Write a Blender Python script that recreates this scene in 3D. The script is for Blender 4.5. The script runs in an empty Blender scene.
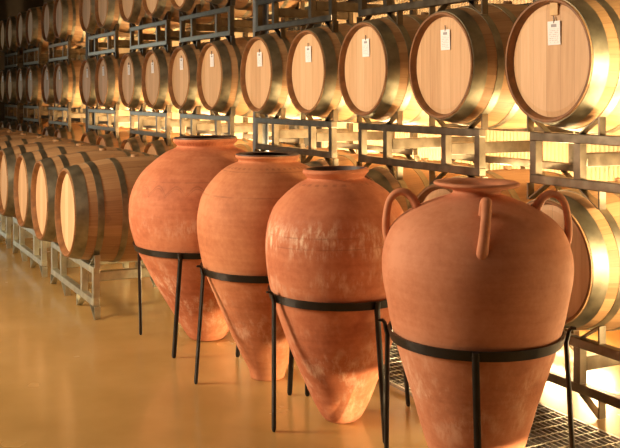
import bpy, bmesh, math, random
from mathutils import Vector, Matrix, noise
random.seed(7)
PI = math.pi
scene = bpy.context.scene
COL = scene.collection

# ------------------------------------------------------------------ frame of the place
H = 1.44                       # eye height
FPX = 923.0                    # focal length in pixels of a 620 px wide frame
SD, CD = 0.469, 0.883          # row direction: rows of barrels run away to the left
ROT = math.atan2(-CD, SD)      # local +x runs along a row to the right, local +y into the racks

def W(s, d, z=0.0):
    """s metres along the row (away), d metres across the aisle (towards the wall)."""
    return Vector((-SD * s + CD * d, CD * s + SD * d, z))

# ------------------------------------------------------------------ camera
cd = bpy.data.cameras.new('camera')
cam = bpy.data.objects.new('camera', cd)
COL.objects.link(cam)
cam.location = (0, 0, H)
cam.rotation_euler = (PI / 2, 0, 0)
cd.sensor_width = 36.0
cd.lens = 36.0 * FPX / 620.0
cd.shift_y = -(224.0 - 95.0) / 620.0
cd.clip_start = 0.05
scene.camera = cam

# ------------------------------------------------------------------ world, lights, exposure
world = bpy.data.worlds.new('world')
scene.world = world
world.use_nodes = True
bg = world.node_tree.nodes['Background']
bg.inputs[0].default_value = (1.0, 0.72, 0.45, 1)
bg.inputs[1].default_value = 0.02

def area(name, loc, target, sx, sy, power, color):
    l = bpy.data.lights.new(name, 'AREA')
    l.shape = 'RECTANGLE'; l.size = sx; l.size_y = sy
    l.energy = power; l.color = color
    o = bpy.data.objects.new(name, l)
    COL.objects.link(o)
    o.location = loc
    o.rotation_euler = (Vector(target) - Vector(loc)).to_track_quat('-Z', 'Y').to_euler()
    return o

# soft lamp of the aisle, from the left
area('aisle_lamp', W(6.4, -3.1, 2.2), W(3.6, 2.2, 0.9), 1.3, 1.3, 470, (1.0, 0.75, 0.50))
# soft fill added high over the aisle to brighten the barrel heads
for s, p in ((2.2, 30), (4.8, 52)):
    area('ceiling_fill', W(s, -2.4, 3.7), W(s + 0.6, 2.9, 1.3), 2.6, 1.0, p, (1.0, 0.76, 0.54))
# pale light from the far end of the aisle
area('end_lamp', W(20.3, -1.2, 1.7), W(8.0, 0.8, 0.8), 2.2, 2.4, 60, (0.95, 1.0, 0.86))
# warm uplights standing behind the racks along the wall
WARM = (1.0, 0.70, 0.34)
for s, p in ((1.2, 40), (2.65, 62), (4.47, 90), (6.05, 125), (7.4, 165), (9.4, 210), (11.1, 260), (12.9, 260), (14.8, 160), (16.6, 30)):
    area('uplight', W(s, 4.18, 0.18), W(s, 3.72, 1.6), 1.0, 0.12, p, WARM)
# low lamps behind the racks that wash across the floor
for s, p in ((1.3, 12), (2.85, 14), (4.47, 30), (6.05, 60), (7.4, 70), (9.4, 50)):
    area('floor_lamp', W(s, 4.15, 0.33), W(s + 0.1, 2.0, 0.15), 1.0, 0.10, p, WARM)
# glow strips added in the troughs to brighten the undersides of the middle tier
for s, p in ((2.85, 11), (3.66, 15), (4.47, 22), (5.26, 22), (6.05, 24), (6.93, 24), (7.86, 26), (8.64, 26), (9.42, 26), (10.25, 24), (11.08, 20), (11.9, 14), (12.7, 8)):
    area('trough_fill', W(s, 3.50, 0.96), W(s + 0.06, 3.48, 1.8), 0.55, 0.10, p, WARM)
e = area('side_uplight', W(0.4, 4.0, 0.6), W(4.2, 3.75, 1.1), 0.7, 0.9, 25, WARM)
e.data.spread = math.radians(64)
e = area('side_lamp', W(0.3, 3.45, 1.08), W(5.0, 3.45, 1.22), 0.5, 0.3, 26, WARM)
e.data.spread = math.radians(50)
# unseen narrow spots added low at right to brighten the feet of the amphorae
for ls, ld, ts, td, p in ((1.25, 2.62, 2.60, 2.05, 300), (2.30, 2.98, 3.45, 2.03, 230), (3.05, 2.98, 4.25, 2.03, 150), (3.85, 2.98, 5.08, 2.03, 150)):
    l = bpy.data.lights.new('foot_fill', 'SPOT')
    l.energy = p; l.color = (1.0, 0.72, 0.38)
    l.spot_size = math.radians(18); l.spot_blend = 0.25; l.shadow_soft_size = 0.02
    o = bpy.data.objects.new('foot_fill', l)
    COL.objects.link(o)
    o.location = W(ls, ld, 0.07)
    o.rotation_euler = (W(ts, td, 0.05) - o.location).to_track_quat('-Z', 'Y').to_euler()

scene.view_settings.view_transform = 'Standard'
scene.view_settings.look = 'None'
scene.view_settings.gamma = 1.0
scene.view_settings.use_curve_mapping = False
scene.view_settings.exposure = 0.08

# ------------------------------------------------------------------ material helpers
def new_mat(name):
    m = bpy.data.materials.new(name)
    m.use_nodes = True
    nt = m.node_tree
    return m, nt, nt.nodes['Principled BSDF']

def N(nt, kind, **kw):
    n = nt.nodes.new(kind)
    for k, v in kw.items():
        setattr(n, k, v)
    return n

def put(nt, sock, v):
    if isinstance(v, bpy.types.NodeSocket):
        nt.links.new(v, sock)
    elif v is not None:
        sock.default_value = v

def M(nt, op, a, b=None, c=None, clamp=False):
    n = N(nt, 'ShaderNodeMath', operation=op, use_clamp=clamp)
    put(nt, n.inputs[0], a)
    if b is not None: put(nt, n.inputs[1], b)
    if c is not None: put(nt, n.inputs[2], c)
    return n.outputs[0]

def ramp(nt, fac, stops):
    n = N(nt, 'ShaderNodeValToRGB')
    e = n.color_ramp.elements
    while len(e) < len(stops): e.new(0.5)
    for i, (p, c) in enumerate(stops):
        e[i].position = p
        e[i].color = (*c, 1) if not isinstance(c, float) else (c, c, c, 1)
    put(nt, n.inputs[0], fac)
    return n.outputs[0]

def mix(nt, fac, a, b, mode='MIX'):
    n = N(nt, 'ShaderNodeMix', data_type='RGBA', blend_type=mode)
    put(nt, n.inputs[0], fac)
    put(nt, n.inputs[6], (*a, 1) if isinstance(a, tuple) else a)
    put(nt, n.inputs[7], (*b, 1) if isinstance(b, tuple) else b)
    return n.outputs[2]

def coords(nt):
    tc = N(nt, 'ShaderNodeTexCoord')
    sep = N(nt, 'ShaderNodeSeparateXYZ')
    nt.links.new(tc.outputs['Object'], sep.inputs[0])
    return tc.outputs['Object'], sep.outputs[0], sep.outputs[1], sep.outputs[2]

def mapped(nt, vec, scale, offset=None):
    n = N(nt, 'ShaderNodeMapping')
    nt.links.new(vec, n.inputs[0])
    n.inputs[3].default_value = scale
    if offset is not None: put(nt, n.inputs[1], offset)
    return n.outputs[0]

def tex_noise(nt, vec, scale, detail=3.0, rough=0.55):
    n = N(nt, 'ShaderNodeTexNoise')
    put(nt, n.inputs['Vector'], vec)
    n.inputs['Scale'].default_value = scale
    n.inputs['Detail'].default_value = detail
    n.inputs['Roughness'].default_value = rough
    return n.outputs[0]

def bump(nt, bsdf, height, strength, dist=0.01):
    b = N(nt, 'ShaderNodeBump')
    b.inputs['Strength'].default_value = strength
    b.inputs['Distance'].default_value = dist
    put(nt, b.inputs['Height'], height)
    nt.links.new(b.outputs[0], bsdf.inputs['Normal'])

def rnd(nt):
    return N(nt, 'ShaderNodeObjectInfo').outputs['Random']

def white(nt, v):
    n = N(nt, 'ShaderNodeTexWhiteNoise', noise_dimensions='1D')
    put(nt, n.inputs['W'], v)
    return n.outputs[0]

# ------------------------------------------------------------------ materials
def mat_staves():
    m, nt, b = new_mat('oak_staves')
    vec, x, y, z = coords(nt)
    r = rnd(nt)
    a = M(nt, 'MULTIPLY', M(nt, 'ADD', M(nt, 'ARCTAN2', x, z), PI), 27 / (2 * PI))
    idx = M(nt, 'FLOOR', a)
    fr = M(nt, 'FRACT', a)
    w = white(nt, M(nt, 'ADD', idx, M(nt, 'MULTIPLY', r, 91.7)))
    cb = N(nt, 'ShaderNodeCombineXYZ')
    put(nt, cb.inputs[0], M(nt, 'MULTIPLY', a, 3.0)); put(nt, cb.inputs[1], M(nt, 'MULTIPLY', y, 1.6)); put(nt, cb.inputs[2], M(nt, 'MULTIPLY', r, 30))
    g = tex_noise(nt, cb.outputs[0], 2.2, 5, 0.6)
    v = M(nt, 'ADD', M(nt, 'MULTIPLY', w, 0.4), M(nt, 'MULTIPLY', g, 0.6))
    c = ramp(nt, v, [(0.2, (0.25, 0.13, 0.057)), (0.5, (0.375, 0.215, 0.10)), (0.8, (0.49, 0.30, 0.15))])
    seam = M(nt, 'LESS_THAN', M(nt, 'ABSOLUTE', M(nt, 'SUBTRACT', fr, 0.5)), 0.485)
    c = mix(nt, M(nt, 'MULTIPLY', M(nt, 'SUBTRACT', 1.0, seam), 0.45), c, (0.14, 0.065, 0.03))
    st = tex_noise(nt, mapped(nt, vec, (1, 1, 1), None), 7, 3)
    c = mix(nt, M(nt, 'MULTIPLY', M(nt, 'GREATER_THAN', st, 0.66), 0.25), c, (0.16, 0.08, 0.05))
    put(nt, b.inputs['Base Color'], c)
    b.inputs['Roughness'].default_value = 0.55
    bump(nt, b, M(nt, 'ADD', M(nt, 'MULTIPLY', seam, 0.6), M(nt, 'MULTIPLY', g, 0.3)), 0.35, 0.004)
    return m

def mat_head():
    m, nt, b = new_mat('oak_head_boards')
    vec, x, y, z = coords(nt)
    r = rnd(nt)
    a = M(nt, 'ADD', M(nt, 'MULTIPLY', x, 11.0), M(nt, 'MULTIPLY', r, 5.0))
    idx = M(nt, 'FLOOR', a)
    fr = M(nt, 'FRACT', a)
    w = white(nt, M(nt, 'ADD', idx, M(nt, 'MULTIPLY', r, 57.3)))
    cb = N(nt, 'ShaderNodeCombineXYZ')
    put(nt, cb.inputs[0], M(nt, 'MULTIPLY', x, 34.0)); put(nt, cb.inputs[1], M(nt, 'MULTIPLY', M(nt, 'ADD', r, idx), 9.0)); put(nt, cb.inputs[2], M(nt, 'MULTIPLY', z, 2.2))
    g = tex_noise(nt, cb.outputs[0], 1.5, 5, 0.6)
    v = M(nt, 'ADD', M(nt, 'MULTIPLY', w, 0.38), M(nt, 'MULTIPLY', g, 0.62))
    c = ramp(nt, v, [(0.2, (0.47, 0.285, 0.145)), (0.5, (0.60, 0.39, 0.215)), (0.85, (0.72, 0.505, 0.31))])
    seam = M(nt, 'LESS_THAN', M(nt, 'ABSOLUTE', M(nt, 'SUBTRACT', fr, 0.5)), 0.487)
    c = mix(nt, M(nt, 'MULTIPLY', M(nt, 'SUBTRACT', 1.0, seam), 0.5), c, (0.24, 0.12, 0.06))
    put(nt, b.inputs['Base Color'], c)
    b.inputs['Roughness'].default_value = 0.55
    bump(nt, b, M(nt, 'ADD', M(nt, 'MULTIPLY', seam, 0.4), M(nt, 'MULTIPLY', g, 0.4)), 0.2, 0.003)
    return m

def mat_simple(name, col, rough=0.5, metal=0.0, var=0.25, scale=14, bmp=0.0):
    m, nt, b = new_mat(name)
    vec, x, y, z = coords(nt)
    n = tex_noise(nt, vec, scale, 4)
    lo = tuple(v * (1 - var) for v in col); hi = tuple(min(1, v * (1 + var)) for v in col)
    put(nt, b.inputs['Base Color'], ramp(nt, n, [(0.3, lo), (0.7, hi)]))
    put(nt, b.inputs['Roughness'], M(nt, 'ADD', M(nt, 'MULTIPLY', n, 0.2), rough - 0.1, clamp=True))
    b.inputs['Metallic'].default_value = metal
    if bmp: bump(nt, b, n, bmp, 0.004)
    return m

def mat_clay(name, lo, mid, hi, bloom, bands, marks=None, rough=0.72):
    """fired clay: mottled body, chalky bloom in height bands (z0, z1, amount), incised marks."""
    m, nt, b = new_mat(name)
    vec, x, y, z = coords(nt)
    big = tex_noise(nt, vec, 3.2, 4, 0.6)
    fine = tex_noise(nt, vec, 42, 4, 0.65)
    hor = tex_noise(nt, mapped(nt, vec, (2, 2, 26)), 1.6, 3)
    v = M(nt, 'ADD', M(nt, 'MULTIPLY', big, 0.64), M(nt, 'ADD', M(nt, 'MULTIPLY', fine, 0.26), M(nt, 'MULTIPLY', hor, 0.2)))
    c = ramp(nt, v, [(0.38, lo), (0.52, mid), (0.66, hi)])
    streak = tex_noise(nt, mapped(nt, vec, (24, 24, 7)), 1.3, 7, 0.75)
    patch = tex_noise(nt, vec, 6.5, 4, 0.65)
    sm = M(nt, 'MULTIPLY', ramp(nt, streak, [(0.46, 0.0), (0.62, 1.0)]), ramp(nt, patch, [(0.43, 0.0), (0.60, 1.0)]))
    tot = None
    for z0, z1, amt in bands:
        half = (z1 - z0) / 2
        d = M(nt, 'ABSOLUTE', M(nt, 'SUBTRACT', z, (z0 + z1) / 2))
        k = M(nt, 'MULTIPLY', M(nt, 'SUBTRACT', 1.0, M(nt, 'DIVIDE', d, half), clamp=True), amt * 2.2, clamp=True)
        tot = k if tot is None else M(nt, 'MAXIMUM', tot, k)
    c = mix(nt, M(nt, 'MULTIPLY', M(nt, 'MULTIPLY', sm, tot), bloom, clamp=True), c, (0.80, 0.58, 0.43))
    h = M(nt, 'ADD', M(nt, 'MULTIPLY', fine, 0.35), M(nt, 'MULTIPLY', hor, 0.6))
    if marks:
        ang = M(nt, 'ARCTAN2', y, x)
        line = None
        for kind, zz, amp, cnt, wd in marks:
            if kind == 'arch':
                off = M(nt, 'MULTIPLY', M(nt, 'ABSOLUTE', M(nt, 'SINE', M(nt, 'MULTIPLY', ang, cnt))), amp)
            elif kind == 'fork':
                off = M(nt, 'MULTIPLY', M(nt, 'POWER', M(nt, 'ABSOLUTE', M(nt, 'SINE', M(nt, 'MULTIPLY', ang, cnt))), 0.3), amp)
            else:
                off = 0.0
            d = M(nt, 'ABSOLUTE', M(nt, 'SUBTRACT', M(nt, 'SUBTRACT', z, zz), off))
            l = M(nt, 'LESS_THAN', d, wd)
            if kind == 'dots':
                l = M(nt, 'MULTIPLY', l, M(nt, 'GREATER_THAN', M(nt, 'SINE', M(nt, 'MULTIPLY', ang, cnt)), 0.1))
            line = l if line is None else M(nt, 'MAXIMUM', line, l)
        line = M(nt, 'MULTIPLY', line, ramp(nt, tex_noise(nt, vec, 9, 3), [(0.40, 0.05), (0.58, 1.0)]))
        c = mix(nt, M(nt, 'MULTIPLY', line, 0.32), c, (0.16, 0.055, 0.03))
        h = M(nt, 'SUBTRACT', h, M(nt, 'MULTIPLY', line, 0.9))
    put(nt, b.inputs['Base Color'], c)
    b.inputs['Roughness'].default_value = rough
    b.inputs['Specular IOR Level'].default_value = 0.35
    bump(nt, b, h, 0.35, 0.006)
    return m

def mat_floor():
    m, nt, b = new_mat('polished_floor')
    vec, x, y, z = coords(nt)
    n1 = tex_noise(nt, vec, 0.7, 3, 0.5)
    n2 = tex_noise(nt, vec, 3.5, 3, 0.5)
    v = M(nt, 'ADD', M(nt, 'MULTIPLY', n1, 0.7), M(nt, 'MULTIPLY', n2, 0.3))
    put(nt, b.inputs['Base Color'], ramp(nt, v, [(0.32, (0.345, 0.21, 0.066)), (0.5, (0.415, 0.262, 0.09)), (0.68, (0.485, 0.315, 0.118))]))
    put(nt, b.inputs['Roughness'], M(nt, 'ADD', M(nt, 'MULTIPLY', n2, 0.12), 0.19))
    b.inputs['Coat Weight'].default_value = 0.25
    b.inputs['Coat Roughness'].default_value = 0.12
    bump(nt, b, n2, 0.03, 0.01)
    return m

def mat_tag():
    m, nt, b = new_mat('printed_paper')
    vec, x, y, z = coords(nt)
    # small illegible print: a grey header and rows of grey text
    rows = M(nt, 'GREATER_THAN', M(nt, 'SINE', M(nt, 'MULTIPLY', z, 700)), 0.25)
    words = M(nt, 'GREATER_THAN', tex_noise(nt, mapped(nt, vec, (150, 1, 110)), 1.0, 1), 0.47)
    inx = M(nt, 'LESS_THAN', M(nt, 'ABSOLUTE', x), 0.031)
    inz = M(nt, 'LESS_THAN', M(nt, 'ABSOLUTE', M(nt, 'ADD', z, 0.014)), 0.034)
    t = M(nt, 'MULTIPLY', M(nt, 'MULTIPLY', rows, words), M(nt, 'MULTIPLY', inx, inz))
    hd = M(nt, 'MULTIPLY', M(nt, 'LESS_THAN', M(nt, 'ABSOLUTE', x), 0.018), M(nt, 'LESS_THAN', M(nt, 'ABSOLUTE', M(nt, 'SUBTRACT', z, 0.034)), 0.007))
    k = M(nt, 'MAXIMUM', M(nt, 'MULTIPLY', t, 0.45), M(nt, 'MULTIPLY', hd, 0.75))
    put(nt, b.inputs['Base Color'], mix(nt, k, (0.84, 0.85, 0.90), (0.16, 0.16, 0.21)))
    b.inputs['Roughness'].default_value = 0.6
    return m

MS = mat_staves()
MH = mat_head()
MCH = mat_simple('oak_chime_wood', (0.22, 0.10, 0.036), 0.6, 0, 0.3, 20, 0.1)
MHOOP = mat_simple('galvanised_hoop', (0.27, 0.25, 0.185), 0.47, 0.92, 0.35, 9)
MBUNG = mat_simple('bung_wood', (0.36, 0.21, 0.10), 0.6)
MTAG = mat_tag()
MCLIP = mat_simple('pale_wood', (0.62, 0.42, 0.20), 0.6, 0, 0.2)
MWIRE = mat_simple('dark_wire', (0.07, 0.06, 0.06), 0.4, 0.6)
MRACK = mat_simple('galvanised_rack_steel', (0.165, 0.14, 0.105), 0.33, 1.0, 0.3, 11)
MLIT = mat_simple('lit_rack_steel', (0.46, 0.46, 0.36), 0.38, 0.8, 0.3, 11)  # rack steel with the light on the low row put into its colour
MIRON = mat_simple('black_iron', (0.012, 0.011, 0.011), 0.38, 0.3, 0.4, 30, 0.1)
MPITCH = mat_simple('dark_pitch', (0.05, 0.022, 0.017), 0.5, 0, 0.5, 25, 0.3)
MCOL = mat_simple('blue_grey_paint', (0.15, 0.17, 0.19), 0.5, 0.1, 0.2)
MDARK = mat_simple('dark_steel_paint', (0.02, 0.018, 0.016), 0.6, 0.1, 0.2)
MWALL = mat_simple('ribbed_wall_paint', (0.47, 0.36, 0.235), 0.6, 0, 0.12, 5)
MPLAIN = mat_simple('plain_wall_paint', (0.08, 0.055, 0.035), 0.8, 0, 0.15, 3)
MCEIL = mat_simple('ceiling_paint', (0.10, 0.075, 0.05), 0.9, 0, 0.15, 3)
MFLOOR = mat_floor()
MGRATE = mat_simple('grate_steel', (0.40, 0.37, 0.31), 0.35, 0.8, 0.3, 20)
MPIT = mat_simple('drain_channel', (0.035, 0.025, 0.018), 0.7, 0, 0.3)

CLAY1 = mat_clay('clay_wide', (0.33, 0.095, 0.043), (0.46, 0.15, 0.068), (0.57, 0.22, 0.11), 0.8,
                 [(0.62, 0.80, 0.30), (0.0, 0.56, 0.5)], [('arch', 0.885, 0.05, 11, 0.0045), ('arch', 0.872, 0.05, 11, 0.003), ('ring', 0.955, 0, 0, 0.003), ('dots', 1.155, 0, 60, 0.008)])
CLAY2 = mat_clay('clay_round', (0.36, 0.12, 0.05), (0.49, 0.18, 0.08), (0.59, 0.25, 0.12), 0.45,
                 [(0.0, 0.6, 0.6)], [('ring', 0.945, 0, 0, 0.0035), ('dots', 1.075, 0, 44, 0.004), ('ring', 1.06, 0, 0, 0.002)])
CLAY3 = mat_clay('clay_streaked', (0.34, 0.10, 0.046), (0.47, 0.155, 0.072), (0.57, 0.22, 0.11), 1.0,
                 [(0.73, 0.93, 0.75), (0.56, 0.76, 0.3), (-0.1, 0.58, 0.28)], [('ring', 0.845, 0, 0, 0.003), ('ring', 0.80, 0, 0, 0.0025), ('dots', 1.05, 0, 26, 0.004)])
CLAY4 = mat_clay('clay_handled', (0.38, 0.135, 0.066), (0.50, 0.195, 0.10), (0.58, 0.255, 0.145), 0.7,
                 [(0.2, 0.62, 0.45)])

# ------------------------------------------------------------------ mesh helpers
def obj(name, bm, mat, parent=None, smooth=False, angle=None):
    bmesh.ops.recalc_face_normals(bm, faces=bm.faces)
    me = bpy.data.meshes.new(name)
    bm.to_mesh(me); bm.free()
    me.materials.append(mat)
    if smooth:
        for p in me.polygons: p.use_smooth = True
        if angle: me.set_sharp_from_angle(angle=angle)
    o = bpy.data.objects.new(name, me)
    COL.objects.link(o)
    if parent: o.parent = parent
    return o

def thing(name, label, cat, loc=(0, 0, 0), rz=0.0, group=None):
    o = bpy.data.objects.new(name, None)
    o.empty_display_size = 0.1
    COL.objects.link(o)
    o.location = loc; o.rotation_euler = (0, 0, rz)
    o['label'] = label; o['category'] = cat
    if group: o['group'] = group
    return o

def dup(root, loc, rz, label, group=None):
    r = root.copy(); COL.objects.link(r)
    r.location = loc; r.rotation_euler = (0, 0, rz); r['label'] = label
    if group: r['group'] = group
    for ch in list(root.children):
        c = ch.copy(); COL.objects.link(c); c.parent = r
        for g in list(ch.children):
            d = g.copy(); COL.objects.link(d); d.parent = c
    return r

def add_box(bm, x0, x1, y0, y1, z0, z1, bev=0.0):
    t = bmesh.new()
    bmesh.ops.create_cube(t, size=1.0)
    for v in t.verts:
        v.co = Vector(((x0 + x1) / 2 + v.co.x * (x1 - x0), (y0 + y1) / 2 + v.co.y * (y1 - y0), (z0 + z1) / 2 + v.co.z * (z1 - z0)))
    if bev:
        bmesh.ops.bevel(t, geom=t.edges[:], offset=bev, segments=2, affect='EDGES', profile=0.5)
    merge(bm, t)

def merge(bm, t):
    me = bpy.data.meshes.new('tmp'); t.to_mesh(me); t.free()
    bm.from_mesh(me); bpy.data.meshes.remove(me)

def lathe(bm, prof, n=64, axis='Z', closed=False):
    """prof: list of (radius, position along the axis)."""
    rings = []
    for r, h in prof:
        ring = []
        for i in range(n):
            a = 2 * PI * i / n
            if axis == 'Z': co = (r * math.cos(a), r * math.sin(a), h)
            else: co = (r * math.sin(a), h, r * math.cos(a))
            ring.append(bm.verts.new(co))
        rings.append(ring)
    m = len(rings)
    for k in range(m if closed else m - 1):
        A, B = rings[k], rings[(k + 1) % m]
        for i in range(n):
            j = (i + 1) % n
            bm.faces.new((A[i], A[j], B[j], B[i]))
    return rings

def sweep(bm, pts, w, h, nside=4, side=None, taper=None):
    """a bar of width w and depth h along pts; side = reference sideways vector."""
    pts = [Vector(p) for p in pts]
    rings = []
    for i, p in enumerate(pts):
        t = (pts[min(i + 1, len(pts) - 1)] - pts[max(i - 1, 0)]).normalized()
        u = Vector(side) if side else t.orthogonal()
        u = (u - t * u.dot(t)).normalized()
        v = t.cross(u)
        k = taper[i] if taper else 1.0
        ring = []
        for q in range(nside):
            a = 2 * PI * (q + 0.5) / nside
            f = 1 / math.cos(PI / nside) if nside == 4 else 1.0
            ring.append(bm.verts.new(p + u * (math.cos(a) * f * w / 2 * k) + v * (math.sin(a) * f * h / 2 * k)))
        rings.append(ring)
    for A, B in zip(rings, rings[1:]):
        for i in range(nside):
            j = (i + 1) % nside
            bm.faces.new((A[i], A[j], B[j], B[i]))
    bm.faces.new(rings[0]); bm.faces.new(rings[-1][::-1])

def spline(pts, n):
    """Catmull-Rom through 2-D/3-D points, n samples per span."""
    P = [Vector(p) for p in pts]
    P = [P[0] * 2 - P[1]] + P + [P[-1] * 2 - P[-2]]
    out = []
    for i in range(1, len(P) - 2):
        for k in range(n):
            t = k / n
            a, b, c, d = P[i - 1], P[i], P[i + 1], P[i + 2]
            out.append(0.5 * ((2 * b) + (c - a) * t + (2 * a - 5 * b + 4 * c - d) * t * t + (3 * b - a - 3 * c + d) * t ** 3))
    out.append(P[-2])
    return out

def struct(name, bm, mat):
    o = obj(name, bm, mat); o['kind'] = 'structure'
    return o

# ------------------------------------------------------------------ the room
S0, S1, D0, D1, CH = -3.5, 21.0, -4.5, 4.42, 4.6
def quad(name, pts, mat):
    bm = bmesh.new()
    bm.faces.new([bm.verts.new(p) for p in pts])
    return struct(name, bm, mat)
def slab(name, s0, s1, d0, d1, z0, z1, mat):
    bm = bmesh.new()
    add_box(bm, -s1, -s0, d0, d1, z0, z1)
    o = struct(name, bm, mat)
    o.rotation_euler = (0, 0, ROT)
    return o
slab('floor', S0, S1, D0, D1, -0.1, 0.0, MFLOOR)
slab('ceiling', S0, S1, D0, D1, CH, CH + 0.1, MCEIL)
slab('wall_left', S1, S1 + 0.1, D0, D1, 0, CH, MPLAIN)
slab('wall_right', S0 - 0.1, S0, D0, D1, 0, CH, MPLAIN)
slab('wall_front', S0, S1, D0 - 0.1, D0, 0, CH, MPLAIN)
bm = bmesh.new()                                   # ribbed metal wall behind the racks
xs = []
x = -S1
while x < -S0:
    for dx, dy in ((0.0, 0.0), (0.014, 0.0), (0.019, -0.008), (0.033, -0.008)):
        xs.append((x + dx, D1 + dy))
    x += 0.038
lo = [bm.verts.new((a, b, 0)) for a, b in xs]; hi = [bm.verts.new((a, b, CH)) for a, b in xs]
for i in range(len(xs) - 1):
    bm.faces.new((lo[i], lo[i + 1], hi[i + 1], hi[i]))
o = struct('wall_back', bm, MWALL); o.rotation_euler = (0, 0, ROT)

# ------------------------------------------------------------------ barrels
BL, RB, RC = 0.95, 0.352, 0.287                    # length, bilge radius, chime radius
def brad(y):
    t = (y - BL / 2) / (BL / 2)
    return RB - (RB - RC) * t * t

def make_barrel(name, tagged):
    root = thing(name, '', 'barrel')
    ax = Vector((0, 0, RB))
    bm = bmesh.new()
    prof = [(brad(BL * i / 24), BL * i / 24) for i in range(25)]
    lathe(bm, prof, 72, 'Y')
    o = obj('staves', bm, MS, root, True); o.location = ax
    for e in (0, 1):                                # the bevelled stave ends around each head
        f = (lambda y: y) if e == 0 else (lambda y: BL - y)
        bm = bmesh.new()
        lathe(bm, [(RC, f(0.004)), (RC - 0.003, f(0.0)), (RC - 0.013, f(0.0)), (RC - 0.024, f(0.028)), (RC - 0.024, f(0.045))], 72, 'Y')
        o = obj('chime', bm, MCH, root, True, 0.6); o.location = ax
        bm = bmesh.new()
        rr = lathe(bm, [(RC - 0.022, f(0.036)), (RC - 0.05, f(0.030))], 72, 'Y')
        bm.faces.new(rr[-1])
        o = obj('head', bm, MH, root, False); o.location = ax
    for y0, y1 in ((0.008, 0.082), (0.138, 0.178), (0.29, 0.33)):
        for e in (0, 1):
            a, b = (y0, y1) if e == 0 else (BL - y1, BL - y0)
            bm = bmesh.new()
            lathe(bm, [(brad(a) - 0.002, a), (brad(a) + 0.0025, a), (brad((a + b) / 2) + 0.003, (a + b) / 2), (brad(b) + 0.0025, b), (brad(b) - 0.002, b)], 72, 'Y')
            o = obj('hoop', bm, MHOOP, root, True, 0.6); o.location = ax
    bm = bmesh.new()
    rr = lathe(bm, [(0.026, RB - 0.004), (0.026, RB + 0.012), (0.022, RB + 0.016)], 24, 'Z')
    bm.faces.new(rr[-1])
    o = obj('bung', bm, MBUNG, root, True, 0.6); o.location = (0, BL / 2, RB)
    if tagged:
        bm = bmesh.new(); add_box(bm, -0.041, 0.041, -0.0012, 0.0012, -0.055, 0.055, 0.0008)
        t = obj('tag', bm, MTAG, root); t.location = (0.03, 0.024, RB + 0.125); t['label'] = 'white printed paper tag'
        t.rotation_euler = (0.03, 0, 0)
        bm = bmesh.new()
        sweep(bm, [(0, 0, 0.045), (0.004, -0.002, 0.062), (0, 0, 0.078)], 0.006, 0.006, 6)
        obj('tag_wire', bm, MWIRE, t)
        bm = bmesh.new(); add_box(bm, -0.026, 0.026, -0.004, 0.004, -0.030, 0.030, 0.002)
        c = obj('tag_clip', bm, MCLIP, root); c.location = (0.03, 0.025, RB + 0.236)
    return root

TIERS = {1: 0.67, 2: 1.60, 3: 2.53}
RACKS = [2.85, 4.47, 6.05, 7.80, 9.41, 11.22, 13.54, 15.5, 17.3]
BARS = {c: [c - 0.40, c + 0.40] for c in RACKS}
BARS[2.85] = [3.25]
ORD = ['first', 'second', 'third', 'fourth', 'fifth', 'sixth', 'seventh', 'eighth', 'ninth', 'tenth', 'eleventh', 'twelfth',
       'thirteenth', 'fourteenth', 'fifteenth', 'sixteenth', 'seventeenth', 'eighteenth', 'nineteenth', 'twentieth']
protoT = make_barrel('wine_barrel', True)
protoP = make_barrel('wine_barrel', False)
used = set()
def barrel(s, d, zc, label, group, tagged):
    p = protoT if tagged else protoP
    dx = 0.008 * math.sin(s * 37.0)
    loc = W(s, d + dx, zc - RB)
    if p not in used:
        used.add(p); p.location = loc; p.rotation_euler = (0, 0, ROT); p['label'] = label; p['group'] = group
        return p
    r = dup(p, loc, ROT, label, group)
    for ch in list(r.children):
        if ch.name.startswith('tag_clip'): bpy.data.objects.remove(ch)     # only the nearest barrel has the wooden clip
        elif ch.name.startswith('tag'): ch.location.x += 0.012 * math.sin(s * 11.0) - 0.012; ch.location.z += 0.012 * math.cos(s * 17.0)
    return r

all_s = [s for c in RACKS for s in BARS[c]]
for i, s in enumerate(all_s):
    lab = 'oak barrel with white tag on the middle tier, %s from the right' % ORD[i]
    if i == 0: lab = 'large oak wine barrel with white tag at the upper right, nearest on middle tier'
    barrel(s, 2.95, TIERS[2], lab, 'barrels on the middle rack tier', True)
near = {0: 'oak barrel at floor level right behind the handled amphora, brass-lit hoops',
        1: 'floor-level oak barrel whose top shows left of the handled amphora rim',
        2: 'floor-level oak barrel whose top shows just right of the streaked amphora rim'}
for i, s in enumerate(all_s):
    lab = near.get(i, 'oak barrel on the lowest tier against the wall, %s from the right' % ORD[i])
    barrel(s, 2.95, TIERS[1], lab, 'barrels on the lowest tier of the wall racks', False)
top_s = [s for s in all_s if s > 6.2]
for i, s in enumerate(top_s):
    barrel(s, 2.95, TIERS[3], 'oak barrel on the top tier at the photo edge, %s from right' % ORD[i],
           'barrels on the top rack tier', False)
FR = [6.50, 8.06, 9.62, 11.2, 12.8]
front_s = []
for c in FR: front_s += [c - 0.40, c + 0.40]
for i, s in enumerate(front_s):
    lab = 'plain-headed oak barrel in the low aisle row, %s from its near end' % ORD[i]
    if i == 0: lab = 'dark-hooped oak barrel at the near end of the low aisle row, beside the widest amphora'
    barrel(s, 1.42, TIERS[1], lab, 'barrels in the low row along the aisle', False)

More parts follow.
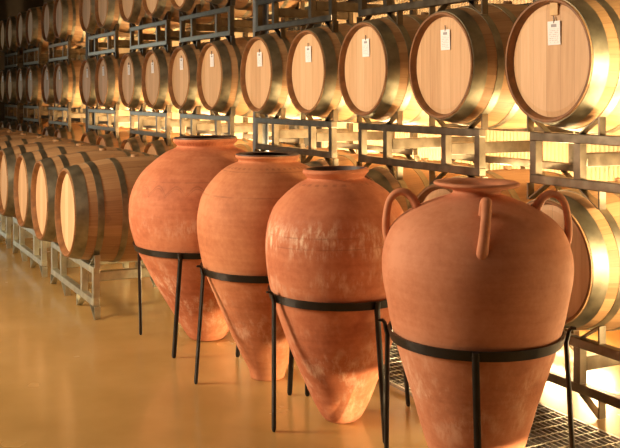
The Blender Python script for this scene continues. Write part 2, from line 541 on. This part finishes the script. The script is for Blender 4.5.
# ------------------------------------------------------------------ steel barrel racks
RL, RD, BH = 1.235, 0.66, 0.103                    # length, depth, half the height between the beams
def make_rack(MRACK):
    root = thing('barrel_rack', '', 'rack')
    T = 0.044
    zl, zu = 0.104, 0.104 + 2 * BH
    for y in (0.0, RD):
        for z in (zl, zu):
            bm = bmesh.new()
            add_box(bm, -RL / 2, RL / 2, y, y + T, z - T / 2, z + T / 2, 0.004)
            obj('beam', bm, MRACK, root)
        for x in (-RL / 2 + 0.023, -0.30, 0.30, RL / 2 - 0.023):
            bm = bmesh.new()
            add_box(bm, x - 0.021, x + 0.021, y + 0.002, y + T - 0.002, zl + T / 2, zu - T / 2)
            obj('post', bm, MRACK, root)
        for cx in (-0.40, 0.40):
            for sg in (-1, 1):
                for up in (-1, 1):
                    zb = (zu if up > 0 else zl) + up * T / 2
                    bm = bmesh.new()
                    # sloping plate that cradles the barrel, with its upright tab
                    sweep(bm, [(cx + sg * 0.112, y + T / 2, zb), (cx + sg * 0.172, y + T / 2, zb + up * 0.0405), (cx + sg * 0.229, y + T / 2, zb + up * 0.0785)], 0.040, 0.006, 4, (0, 1, 0))
                    add_box(bm, cx + sg * 0.234 - 0.005, cx + sg * 0.234 + 0.005, y + 0.003, y + T - 0.003, min(zb, zb + up * 0.0805), max(zb, zb + up * 0.0805))
                    obj('cradle', bm, MRACK, root)
    for x in (-0.30, 0.30):
        bm = bmesh.new()
        add_box(bm, x - 0.02, x + 0.02, T, RD, zl + 0.075, zl + 0.14, 0.004)
        obj('side_beam', bm, MRACK, root)
    return root
rack_dark, rack_lit = make_rack(MRACK), make_rack(MLIT)
rack_used = set()
def rack(s, d, base, label, group, proto=rack_dark):
    if proto not in rack_used:
        rack_used.add(proto)
        proto.location = W(s, d, base); proto.rotation_euler = (0, 0, ROT); proto['label'] = label; proto['group'] = group
    else:
        dup(proto, W(s, d, base), ROT, label, group)
for t, nm in ((1, 'lowest'), (2, 'middle'), (3, 'top')):
    base = TIERS[t] - 0.67
    lst = RACKS if t < 3 else RACKS[1:]
    for i, c in enumerate(lst):
        where = {1: 'steel rack frame on the floor under the lowest wall barrels, %s from right',
                 2: 'steel rack frame under the middle tier of tagged barrels, %s from the right',
                 3: 'steel rack frame above the tagged barrels along the top, %s from the right'}[t] % ORD[i]
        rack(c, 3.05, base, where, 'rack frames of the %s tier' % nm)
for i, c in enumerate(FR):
    rack(c, 1.55, 0.0, 'brightly lit steel rack frame under the low aisle row of barrels, %s from near end' % ORD[i], 'rack frames of the low aisle row', rack_lit)

# ------------------------------------------------------------------ steel columns
def column(name, s, d, w, mat, label):
    root = thing(name, label, 'column', W(s, d, 0), ROT)
    bm = bmesh.new()
    add_box(bm, -w / 2, w / 2, -w / 2, -w / 2 + 0.012, 0.012, CH)
    add_box(bm, -w / 2, w / 2, w / 2 - 0.012, w / 2, 0.012, CH)
    add_box(bm, -0.006, 0.006, -w / 2 + 0.012, w / 2 - 0.012, 0.012, CH)
    obj('shaft', bm, mat, root)
    bm = bmesh.new(); add_box(bm, -w / 2 - 0.03, w / 2 + 0.03, -w / 2 - 0.03, w / 2 + 0.03, 0, 0.012)
    obj('base_plate', bm, mat, root)
column('steel_column', 6.93, 3.22, 0.10, MCOL, 'blue-grey steel column standing between two wall racks above the second amphora')
column('steel_column', 12.38, 3.22, 0.10, MDARK, 'dark steel column between two wall racks behind the low aisle row, left of the widest amphora')
column('steel_column', 8.13, 4.22, 0.30, MDARK, 'dark steel column by the wall seen through the racks left of centre')
column('steel_column', 16.6, 4.22, 0.30, MDARK, 'dark steel column by the wall far down the racks at left')

# ------------------------------------------------------------------ trench drain
dr = thing('trench_drain', 'steel grated drain in the floor in front of the wall racks', 'drain', W(4.5, 2.72, 0), ROT)
bm = bmesh.new(); add_box(bm, -3.5, 3.5, -0.215, 0.215, 0.0005, 0.002)
obj('channel', bm, MPIT, dr)
bm = bmesh.new()
for y in (-0.22, 0.205): add_box(bm, -3.5, 3.5, y, y + 0.015, 0.0005, 0.016)
obj('frame', bm, MGRATE, dr)
bm = bmesh.new()
for k in range(14):
    y = -0.19 + k * 0.0292
    add_box(bm, -3.5, 3.5, y - 0.0025, y + 0.0025, 0.0025, 0.014)
for k in range(106):
    x = -3.47 + k * 0.066
    add_box(bm, x - 0.0035, x + 0.0035, -0.205, 0.205, 0.0095, 0.0148)
obj('grating', bm, MGRATE, dr)

# ------------------------------------------------------------------ amphorae
def prof_from_px(rows, t, k0, yshift=0.0):
    """rows of (height in the frame, half width) to (radius, z)."""
    sc = t / FPX
    out = []
    for y, hw in rows:
        out.append((hw * sc, H - (y - 95) * sc))
    zmin = out[-1][1]
    return [(r, max(0.0, z)) for r, z in out]

def body_radius(prof, z):
    for (r0, z0), (r1, z1) in zip(prof, prof[1:]):
        if z1 <= z <= z0:
            return r0 + (r1 - r0) * (z0 - z) / max(1e-6, z0 - z1)
    return prof[0][0]

def amphora(name, label, rows, t, xpx, clay, rimband, seed, lean=0.0, nlip=4):     # lean: metres the mouth stands off to the right
    prof = prof_from_px(rows, t, 0)
    prof[-1] = (prof[-1][0], 0.0)
    X = (xpx - 310) / FPX * t
    root = thing(name, label, 'amphora', (X, t, abs(lean) * 0.075), 0)
    root.rotation_euler = (0, lean / 1.1, 0)
    sm = [(max(0.004, p.x), p.y) for p in spline(prof, 5)]
    # outer wall from the lip down, then the inner wall back up
    inner = []
    rim_r = sm[0][0]
    zt = sm[0][1]
    neck = min(r for r, z in sm if z > zt - 0.12)
    bm = bmesh.new()
    outer = list(sm)
    rr = lathe(bm, outer, 96)
    bm.faces.new(rr[-1])
    for v in bm.verts:
        p = v.co * 4.0 + Vector((seed * 7.1, seed * 3.3, 0))
        k = 0.0035 * noise.noise(p) + 0.0012 * noise.noise(p * 4)
        f = min(1.0, (zt - v.co.z) / 0.08) * min(1.0, v.co.z / 0.05)
        rad = Vector((v.co.x, v.co.y, 0))
        if rad.length > 1e-4: v.co += rad.normalized() * k * f
    body = obj('body', bm, clay, root, True)
    bm = bmesh.new()                                # inside of the mouth
    lip = [(rim_r + 0.003, zt - 0.014), (rim_r + 0.003, zt)] if rimband else [(rim_r, zt)]
    if nlip > 3: lip += [(rim_r - 0.006, zt + 0.002), (rim_r - 0.05, zt - 0.003), (neck + 0.004, zt - 0.010), (neck - 0.012, zt - 0.03), (neck + 0.03, zt - 0.16)]
    else: lip += [ (rim_r - 0.004, zt + 0.004), (rim_r - 0.014, zt + 0.004), (neck - 0.014, zt - 0.035), (neck - 0.016, zt - 0.07), (neck + 0.04, zt - 0.14), (neck + 0.03, zt - 0.3)]
    if rimband:
        lathe(bm, lip, 96)
        obj('pitch_lining', bm, MPITCH, root, True, 0.7)['label'] = 'dark pitch coating of the mouth'
    else:
        lathe(bm, lip[:nlip], 96)
        obj('lip', bm, clay, root, True, 0.7)
        bm = bmesh.new(); lathe(bm, lip[nlip - 1:], 96)
        obj('pitch_lining', bm, MPITCH, root, True, 0.7)['label'] = 'dark inside of the mouth'
    return root, prof, X

ROWS1 = [(137, 31), (140.5, 32), (143, 30), (145.5, 28), (148, 31), (152, 40), (163, 54.5), (173.5, 64.5), (189.6, 73), (205.7, 75.8), (221.8, 75), (237.8, 71), (248.5, 67.3), (259, 62), (280.7, 51), (302, 39), (323, 26.5), (335, 19), (340, 15)]
ROWS2 = [(153.5, 31), (156.5, 32), (159, 29.5), (161.5, 30), (166.8, 41.5), (177.5, 53.5), (193.6, 64.5), (209.6, 69), (225.7, 70), (241.8, 68.5), (257.8, 65.5), (271, 62), (290, 54.5), (311.4, 45.5), (332.8, 36), (354, 26), (367, 19.5), (373.6, 17)]
ROWS3 = [(169.5, 32.5), (172, 33), (175.5, 30), (178.5, 29), (183.6, 39), (193, 51.5), (206, 63), (225, 70.3), (244, 72.2), (263, 71.5), (282, 69), (301, 64.6), (320, 59), (346, 50.5), (371, 40.5), (397, 29.5), (413, 21), (418.6, 16)]
ROWS4 = [(182, 42), (184.5, 42.5), (187, 36), (189, 27), (191.5, 23.5), (195, 27), (200, 42), (205.5, 55), (212, 67.5), (222, 80), (234.6, 88), (253.5, 93), (272.5, 93.7), (291.5, 91), (316.8, 86), (336, 81), (355, 75.5), (380, 67.5), (402, 60.5), (418, 56), (448, 46.5), (470, 36), (488, 25), (497, 18)]
T1, T2, T3, T4 = 5.48, 4.73, 4.11, 3.306
a1, p1, X1 = amphora('amphora', 'widest terracotta amphora with incised arches, farthest back beside the low barrel row', ROWS1, T1, 207.5, CLAY1, True, 1, -0.012)
a2, p2, X2 = amphora('amphora', 'plain orange terracotta amphora with dark rim, second from the left', ROWS2, T2, 267.5, CLAY2, True, 2)
a3, p3, X3 = amphora('amphora', 'terracotta amphora with chalky white streaks around its belly, no handles', ROWS3, T3, 342, CLAY3, False, 3, -0.028, 3)
a4, p4, X4 = amphora('amphora', 'large nearest terracotta amphora with loop handles and wide flat rim', ROWS4, T4, 474, CLAY4, False, 4, 0.009, 5)

# four strap handles on the nearest amphora
sc4 = T4 / FPX
hp = [(59, 208), (64, 199), (71, 193.5), (79.5, 194), (86.5, 202), (89.5, 216), (90, 229), (88.5, 239), (85, 246)]
hp = [(r * sc4, H - (y - 95) * sc4) for r, y in hp]
def make_handle(az, k=1.0):
    c, s_ = math.cos(az), math.sin(az)
    pts = spline([(r * math.cos(az + tw), r * math.sin(az + tw), z) for (r, z), tw in zip(hp, [0.03, 0.025, 0.02, 0.012, 0.0, -0.015, -0.03, -0.04, -0.045])], 5)
    n = len(pts)
    tp = [1.32 - 0.34 * math.sin(PI * min(1, i / (n - 1) * 1.0)) for i in range(n)]
    bm = bmesh.new()
    sweep(bm, pts, 0.034, 0.026, 14, (-s_, c, 0), tp)
    obj('handle', bm, CLAY4, a4, True)
front_az = math.atan2(-T4, -X4) + 0.10
for k in range(4): make_handle(front_az + k * PI / 2)

# ------------------------------------------------------------------ iron stands
def stand(label, X, t, prof, zr, rfoot, az0, lean, dfoot, hooks, daz=0.0):
    """zr ring height; dfoot offset of the feet; hooks: legs whose top curls outwards."""
    root = thing('amphora_stand', label, 'stand', (X, t, 0), 0, 'iron stands holding the amphorae')
    hb = 0.0175
    ox = lean / 1.1 * zr
    bm = bmesh.new()
    ra = body_radius(prof, zr + hb) + 0.008; rb = body_radius(prof, zr - hb) + 0.008      # the band follows the taper of the body
    lathe(bm, [(rb, zr - hb), (rb + 0.008, zr - hb), (ra + 0.008, zr + hb), (ra, zr + hb)], 96, 'Z', True)
    rr = rb
    o = obj('ring', bm, MIRON, root, True, 0.6)
    o.location.x = ox
    for k in range(4):
        az = az0 + k * PI / 2
        c, s_ = math.cos(az), math.sin(az)
        ca, sa = math.cos(az + daz), math.sin(az + daz)
        r1 = rr + 0.0185
        foot = Vector((rfoot * c + ox + dfoot[0], rfoot * s_ + dfoot[1], 0.001))
        def T(r, z): return Vector((r * ca + ox, r * sa, z))
        top = T(r1, zr - hb)
        pts = [foot, foot.lerp(top, 0.02), foot.lerp(top, 0.5), top]
        tp = [0.65, 1, 1, 1]
        if k in hooks:
            pts += [T(r1 + (ra - rb) * 0.5 + 0.001, zr + 0.002), T(r1 + 0.010, zr + 0.022), T(r1 + 0.018, zr + 0.032), T(r1 + 0.034, zr + 0.031)]
            tp += [0.9, 0.8, 0.7, 0.55]
        else:
            pts += [T(r1 + (ra - rb) * 0.5, zr), T(r1 + ra - rb, zr + hb)]
            tp += [1, 0.9]
        bm = bmesh.new()
        sweep(bm, pts, 0.026, 0.019, 8, (-s_, c, 0), tp)
        obj('leg', bm, MIRON, root, True, 0.9)
R = math.radians
stand('black iron stand with four legs around the widest, farthest amphora', X1, T1, p1, 0.556, 0.394, R(164), -0.012, (-0.022, -0.05), (), R(3))
stand('black iron stand with four legs around the second amphora from the left', X2, T2, p2, 0.560, 0.355, R(205), 0.0, (-0.030, 0.02), (0,))
stand('black iron stand with four legs around the chalk-streaked amphora', X3, T3, p3, 0.566, 0.345, R(208), -0.028, (0.022, 0.0), (0,))
stand('black iron stand with four legs around the handled nearest amphora', X4, T4, p4, 0.588, 0.334, R(260), 0.009, (0.014, 0.0), (3, 1))
